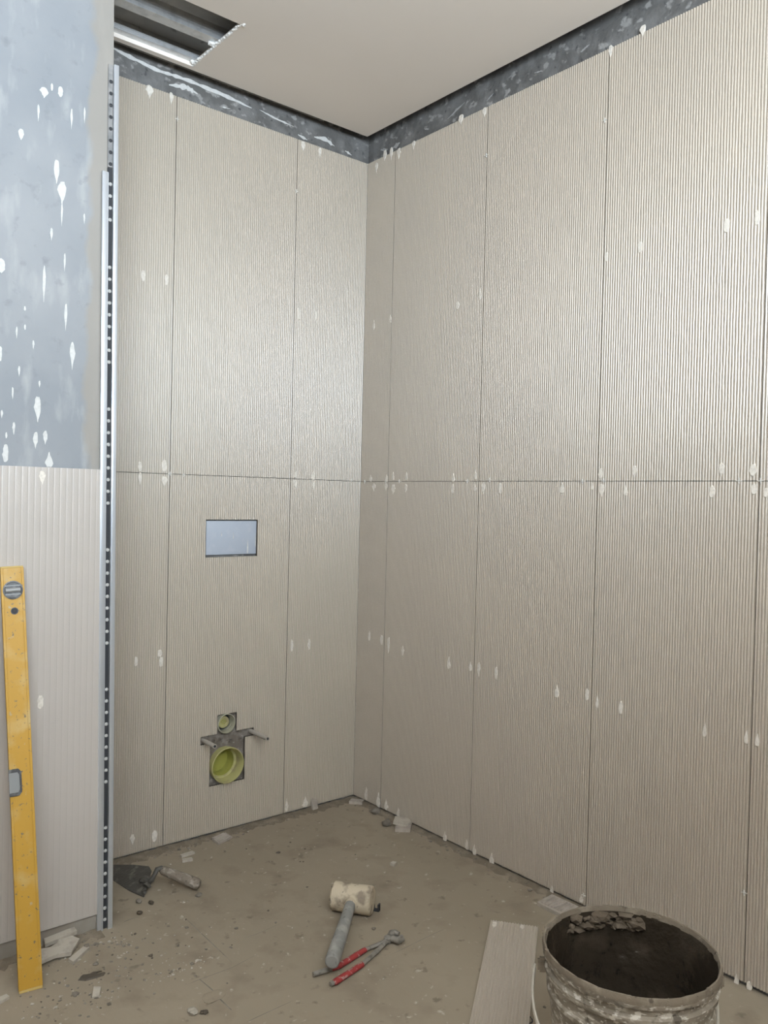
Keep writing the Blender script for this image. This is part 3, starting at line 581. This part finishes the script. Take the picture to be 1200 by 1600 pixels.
# ------------------------------------------------------------------ broken tile pieces and lumps
def frag(label, loc, outline, th, rot, m=M_tile_raw, name='tile_fragment', ribs=0):
    bm = bmesh.new(); b_prism(bm, outline, 0, th, lambda a, b, t: Vector((a, b, t)))
    o = link_bm(name, bm, m); o.location = loc; o.rotation_euler = rot
    tag(o, label, 'tile fragment')
    if ribs:
        xs = [p[0] for p in outline]; ys = [p[1] for p in outline]; x0, x1 = min(xs), max(xs)
        for k in range(ribs):
            yy = min(ys) * .8 + (max(ys) - min(ys)) * .8 * (k + .5) / ribs
            tube('rib', [(x0 * .72, yy, th), (x1 * .72, yy, th)], (max(ys) - min(ys)) * .8 / ribs * .42, m, o, n=6)
    return o
M_frag = mat('pale_tile_chip', (0.44, 0.395, 0.33), 0.75, 0.3, noise=[(50, 4, .5, .7, (0.35, 0.31, 0.26))])
frag('large pale broken tile piece with a curved bite, beside the spirit level foot', (-1.243, -.422, FZ + .008), [(-.062, -.018), (-.02, -.016), (.015, -.030), (.060, .008), (.048, .045), (.022, .043), (.012, .028), (-.012, .020), (-.03, .026), (-.062, .028)], .0095, (.10, .04, .20), M_frag)
frag('narrow pale tile strip wedged under the pier tile', (-1.225, -.374, FZ + .016), [(-.042, -.010), (.040, -.010), (.042, .010), (-.036, .012)], .010, (.15, -.05, .10), M_frag)
frag('thin broken tile sliver lying in front of the curved tile piece', (-1.205, -.452, FZ), [(-.038, -.012), (.030, -.010), (.038, .006), (-.030, .008)], .008, (0, 0, .62), M_frag)
frag('ribbed tile chip lying at the base of the wall with the pipes', (-.592, -.048, FZ), [(-.034, -.020), (.030, -.022), (.036, .014), (-.022, .022)], .009, (.12, 0, .35), M_tile_raw, ribs=5)
frag('small tile shard standing upright against the wall left of the corner', (-.188, -.010, FZ), [(-.014, 0), (.012, 0), (.010, .036), (-.004, .040), (-.013, .030)], .008, (1.35, 0, .15), M_tile_raw)
frag('flat brown chip at the room corner on the floor', (-.022, -.052, FZ), [(-.030, -.014), (.020, -.018), (.026, .008), (-.022, .014)], .012, (0, 0, -.75), M_tile_raw)
frag('pale tile chip stacked on rubble under the long wall near the corner', (-.030, -.318, FZ + .014), [(-.034, -.022), (.010, -.034), (.034, -.012), (.024, .026), (-.022, .026)], .009, (.06, .12, -.6), M_frag)
frag('lower broken chip under the stacked pale chip by the long wall', (-.040, -.335, FZ), [(-.030, -.028), (.022, -.034), (.034, .016), (-.022, .030)], .013, (0, 0, -.6), M_tile_raw)
frag('ribbed tile piece lying at the wall base behind the bucket', (-.052, -1.020, FZ), [(-.040, -.046), (.036, -.046), (.038, .046), (-.034, .046)], .010, (0, 0, .06), M_tile_raw, ribs=7)
frag('small whitish tile chip lying right of the trowel near the wall', (-.735, -.088, FZ), [(-.022, -.006), (.024, -.008), (.022, .006), (-.020, .007)], .007, (0, 0, .1), M_frag)
frag('short pale chip right below the whitish chip near the trowel', (-.752, -.125, FZ), [(-.016, -.009), (.016, -.007), (.014, .008), (-.016, .007)], .007, (0, 0, -.3), M_frag)
frag('small white chip in the middle of the floor behind the mallet', (-.251, -.534, FZ), [(-.010, -.008), (.011, -.006), (.009, .008), (-.007, .008)], .008, (0, 0, .3), M_frag)
frag('lone white chip on the floor toward the bottom left of the photo', (-1.402, -.530, FZ), [(-.013, -.008), (.012, -.007), (.013, .007), (-.009, .009)], .007, (0, 0, .3), M_frag)
frag('upright white chip left of the floor score lines', (-1.228, -.632, FZ), [(-.008, -.018), (.008, -.016), (.010, .014), (-.006, .018)], .007, (.1, 0, -.4), M_frag)
def rock(label, loc, r, m, flat=.7, name='mortar_lump', n=1):
    bm = bmesh.new()
    for k in range(n): lump(bm, (random.uniform(-r, r) * .8 * (n > 1), random.uniform(-r, r) * .5 * (n > 1), 0), r / (1.6 if n > 1 else 1), flat, 2, .16)
    o = link_bm(name, bm, m, smooth=True); o.location = loc; tag(o, label, 'mortar lump'); return o
M_mud = mat('dark_wet_mud', (0.075, 0.060, 0.043), 0.6, 0.4, bump=(80, .6, .004))
M_lump = mat('brown_mortar_lump', (0.19, 0.165, 0.135), 0.85, 0.25, noise=[(50, 5, .5, .7, (0.28, 0.25, 0.21))], bump=(90, .6, .004))
M_pale = mat('pale_mortar_lump', (0.36, 0.325, 0.27), 0.85, 0.25, bump=(90, .6, .004))
bm = bmesh.new(); b_prism(bm, [(-.030, -.008), (-.012, -.016), (.008, -.012), (.028, -.006), (.033, .006), (.016, .004), (.012, .010), (.026, .014), (.004, .016), (-.006, .008), (-.022, .010)], 0, .003, lambda a, b, t: Vector((a, b, t)), inset=.15)
o = link_bm('mortar_splat', bm, M_mud); o.location = (-1.212, -.557, FZ); o.rotation_euler = (0, 0, -.35); tag(o, 'dark wet mortar splat on the floor right of the spirit level foot', 'mortar splat')
rock('round dark lump at the chip pile under the long wall', (-.072, -.285, FZ), .018, M_lump)
rock('brown lump in the joint foot of the narrow corner tile', (-.030, -.175, FZ), .018, M_lump)
rock('brown lump below the trowel blade on the left', (-.979, -.286, FZ), .011, M_lump, .5)
rock('dark lump below the trowel blade on the right', (-.955, -.314, FZ), .008, M_mud, .6)
rock('dark lump below the pair of trowel lumps', (-1.003, -.348, FZ), .009, M_mud, .5)
rock('brown lump under the end of the trowel handle', (-.828, -.352, FZ), .009, M_lump, .5)
rock('dark lump on the floor just below the curved tile piece', (-1.178, -.432, FZ), .009, M_lump, .7)
rock('pale crumbled lump among the score lines at the bottom of the floor', (-1.078, -.828, FZ), .014, M_pale, .5, n=3)
rock('dark crumbled lump beside the pale lump at the bottom of the floor', (-1.066, -.845, FZ), .009, M_mud, .6, n=2)
rock('grey flattened mortar patch on a score line crossing', (-1.030, -.800, FZ), .026, M_floor, .10, n=3)
# ------------------------------------------------------------------ score lines of the screed, laid on as thin darker strips
M_score = mat('score_line_dark', (0.175, 0.158, 0.13), 0.9, 0.15, noise=[(40, 4, .45, .65, (0.235, 0.215, 0.18))])
for P, wd in (([(-.914, -.432), (-.916, -.56), (-.918, -.704)], .0035), ([(-1.014, -.722), (-1.010, -.777), (-1.013, -.823), (-1.012, -.872)], .0045), ([(-1.078, -.724), (-1.009, -.723), (-.930, -.726), (-.851, -.712)], .0028), ([(-1.002, -.834), (-.925, -.832)], .0028),
              ([(-.891, -.622), (-.805, -.629), (-.632, -.613)], .0022), ([(-1.016, -.930), (-.983, -.928), (-.771, -.924)], .0028), ([(-1.053, -.362), (-1.030, -.359), (-1.011, -.362)], .0035), ([(-.558, -.509), (-.440, -.517)], .0022), ([(-.610, -.919), (-.446, -.910), (-.327, -.908)], .0025), ([(-.604, -.567), (-.419, -.570)], .002)):
    o = tube('score_line', [(x, y, FZ - .0002) for x, y in P], [wd * .35] + [wd * .5] * (len(P) - 2) + [wd * .3], M_score, floor, n=6, flat=.22, jit=.0003)
M_lump2 = mat('dark_crumb', (0.12, 0.10, 0.078), 0.85, 0.25)
# ------------------------------------------------------------------ grit nobody could count
def scatter(name, label, n, m, rr, spots, line=False):
    bm = bmesh.new()
    for k in range(n):
        x, y, sx, sy = random.choice(spots)
        px, py = random.gauss(x, sx), random.gauss(y, sy)
        if px > -.012 or (py > -.012) or (px < -1.09 and py > -.375): continue
        lump(bm, (px, py, FZ - .0006), random.uniform(*rr) * (1 if random.random() < .85 else 1.8), .45, 1, .35)
    tag(link_bm(name, bm, m), label, 'grit', kind='stuff')
wallside = [(-.10 - .1 * k, -.02, .06, .018) for k in range(10)] + [(-.02, -.06 - .12 * k, .018, .07) for k in range(9)]
leftside = [(-1.18, -.52, .12, .07), (-1.12, -.62, .12, .05), (-1.05, -.5, .12, .07), (-1.30, -.62, .08, .05), (-1.15, -.43, .08, .03)]
scatter('brown_grit', 'loose brown mortar crumbs strewn over the floor', 330, M_lump, (.0014, .0040), wallside + leftside * 3 + [(-.6, -.55, .4, .3)])
scatter('dark_grit', 'scattered dark crumbs on the floor', 110, M_lump2, (.0012, .0036), leftside * 2 + [(-.7, -.35, .25, .1), (-.5, -.4, .3, .2), (-.45, -1.2, .08, .08)] + wallside[:6])
scatter('white_flecks', 'tiny white plaster flecks on the floor', 230, M_frag, (.0010, .0028), leftside * 2 + [(-.87, -.355, .03, .006), (-1.04, -.66, .03, .012), (-1.00, -.655, .03, .01), (-.85, -.12, .12, .04), (-.6, -.6, .35, .3), (-.66, -.97, .05, .03)] + wallside[4:10])
# dirt bank swept against the foot of the walls; colour darkened for contact shadow
def bank(name, label, P, wd, h):
    bm = bmesh.new(); rows_ = []
    n = 70
    for i in range(n + 1):
        t = i / n * (len(P) - 1); k = min(int(t), len(P) - 2); a = Vector(P[k]).lerp(Vector(P[k + 1]), t - k)
        d = (Vector(P[-1]) - Vector(P[0])).normalized(); nrm = Vector((-d.y, d.x))
        w_ = wd * random.uniform(.6, 1.3)
        rows_.append([bm.verts.new((a.x + nrm.x * q * w_, a.y + nrm.y * q * w_, FZ - .001 + h * z * random.uniform(.6, 1.3) )) for q, z in ((0, 1.0), (.18, .9), (.45, .5), (.75, .2), (1, 0))])
    for a, b in zip(rows_, rows_[1:]):
        for k in range(4): bm.faces.new((a[k], a[k + 1], b[k + 1], b[k]))
    tag(link_bm(name, bm, M_bank, smooth=True), label, 'dirt', kind='stuff')
M_bank = mat('shaded_swept_dirt', (0.185, 0.15, 0.11), 0.9, 0.2, noise=[(30, 6, .45, .65, (0.26, 0.218, 0.165)), (60, 5, .6, .7, (0.14, 0.12, 0.095))], bump=(70, .8, .006))
bank('dirt_bank', 'dusty dirt swept along the foot of the wall with the pipes', [(0.0, 0.008), (-1.08, 0.008)], .055, .008)
bank('dirt_bank', 'dusty dirt swept along the foot of the long wall', [(0.008, -1.30), (0.008, -0.01)], .045, .007)
bank('dirt_bank', 'dusty dirt along the foot of the pier', [(-1.12, -.362), (-2.2, -.362)], .05, .007)
bpy.context.view_layer.update()
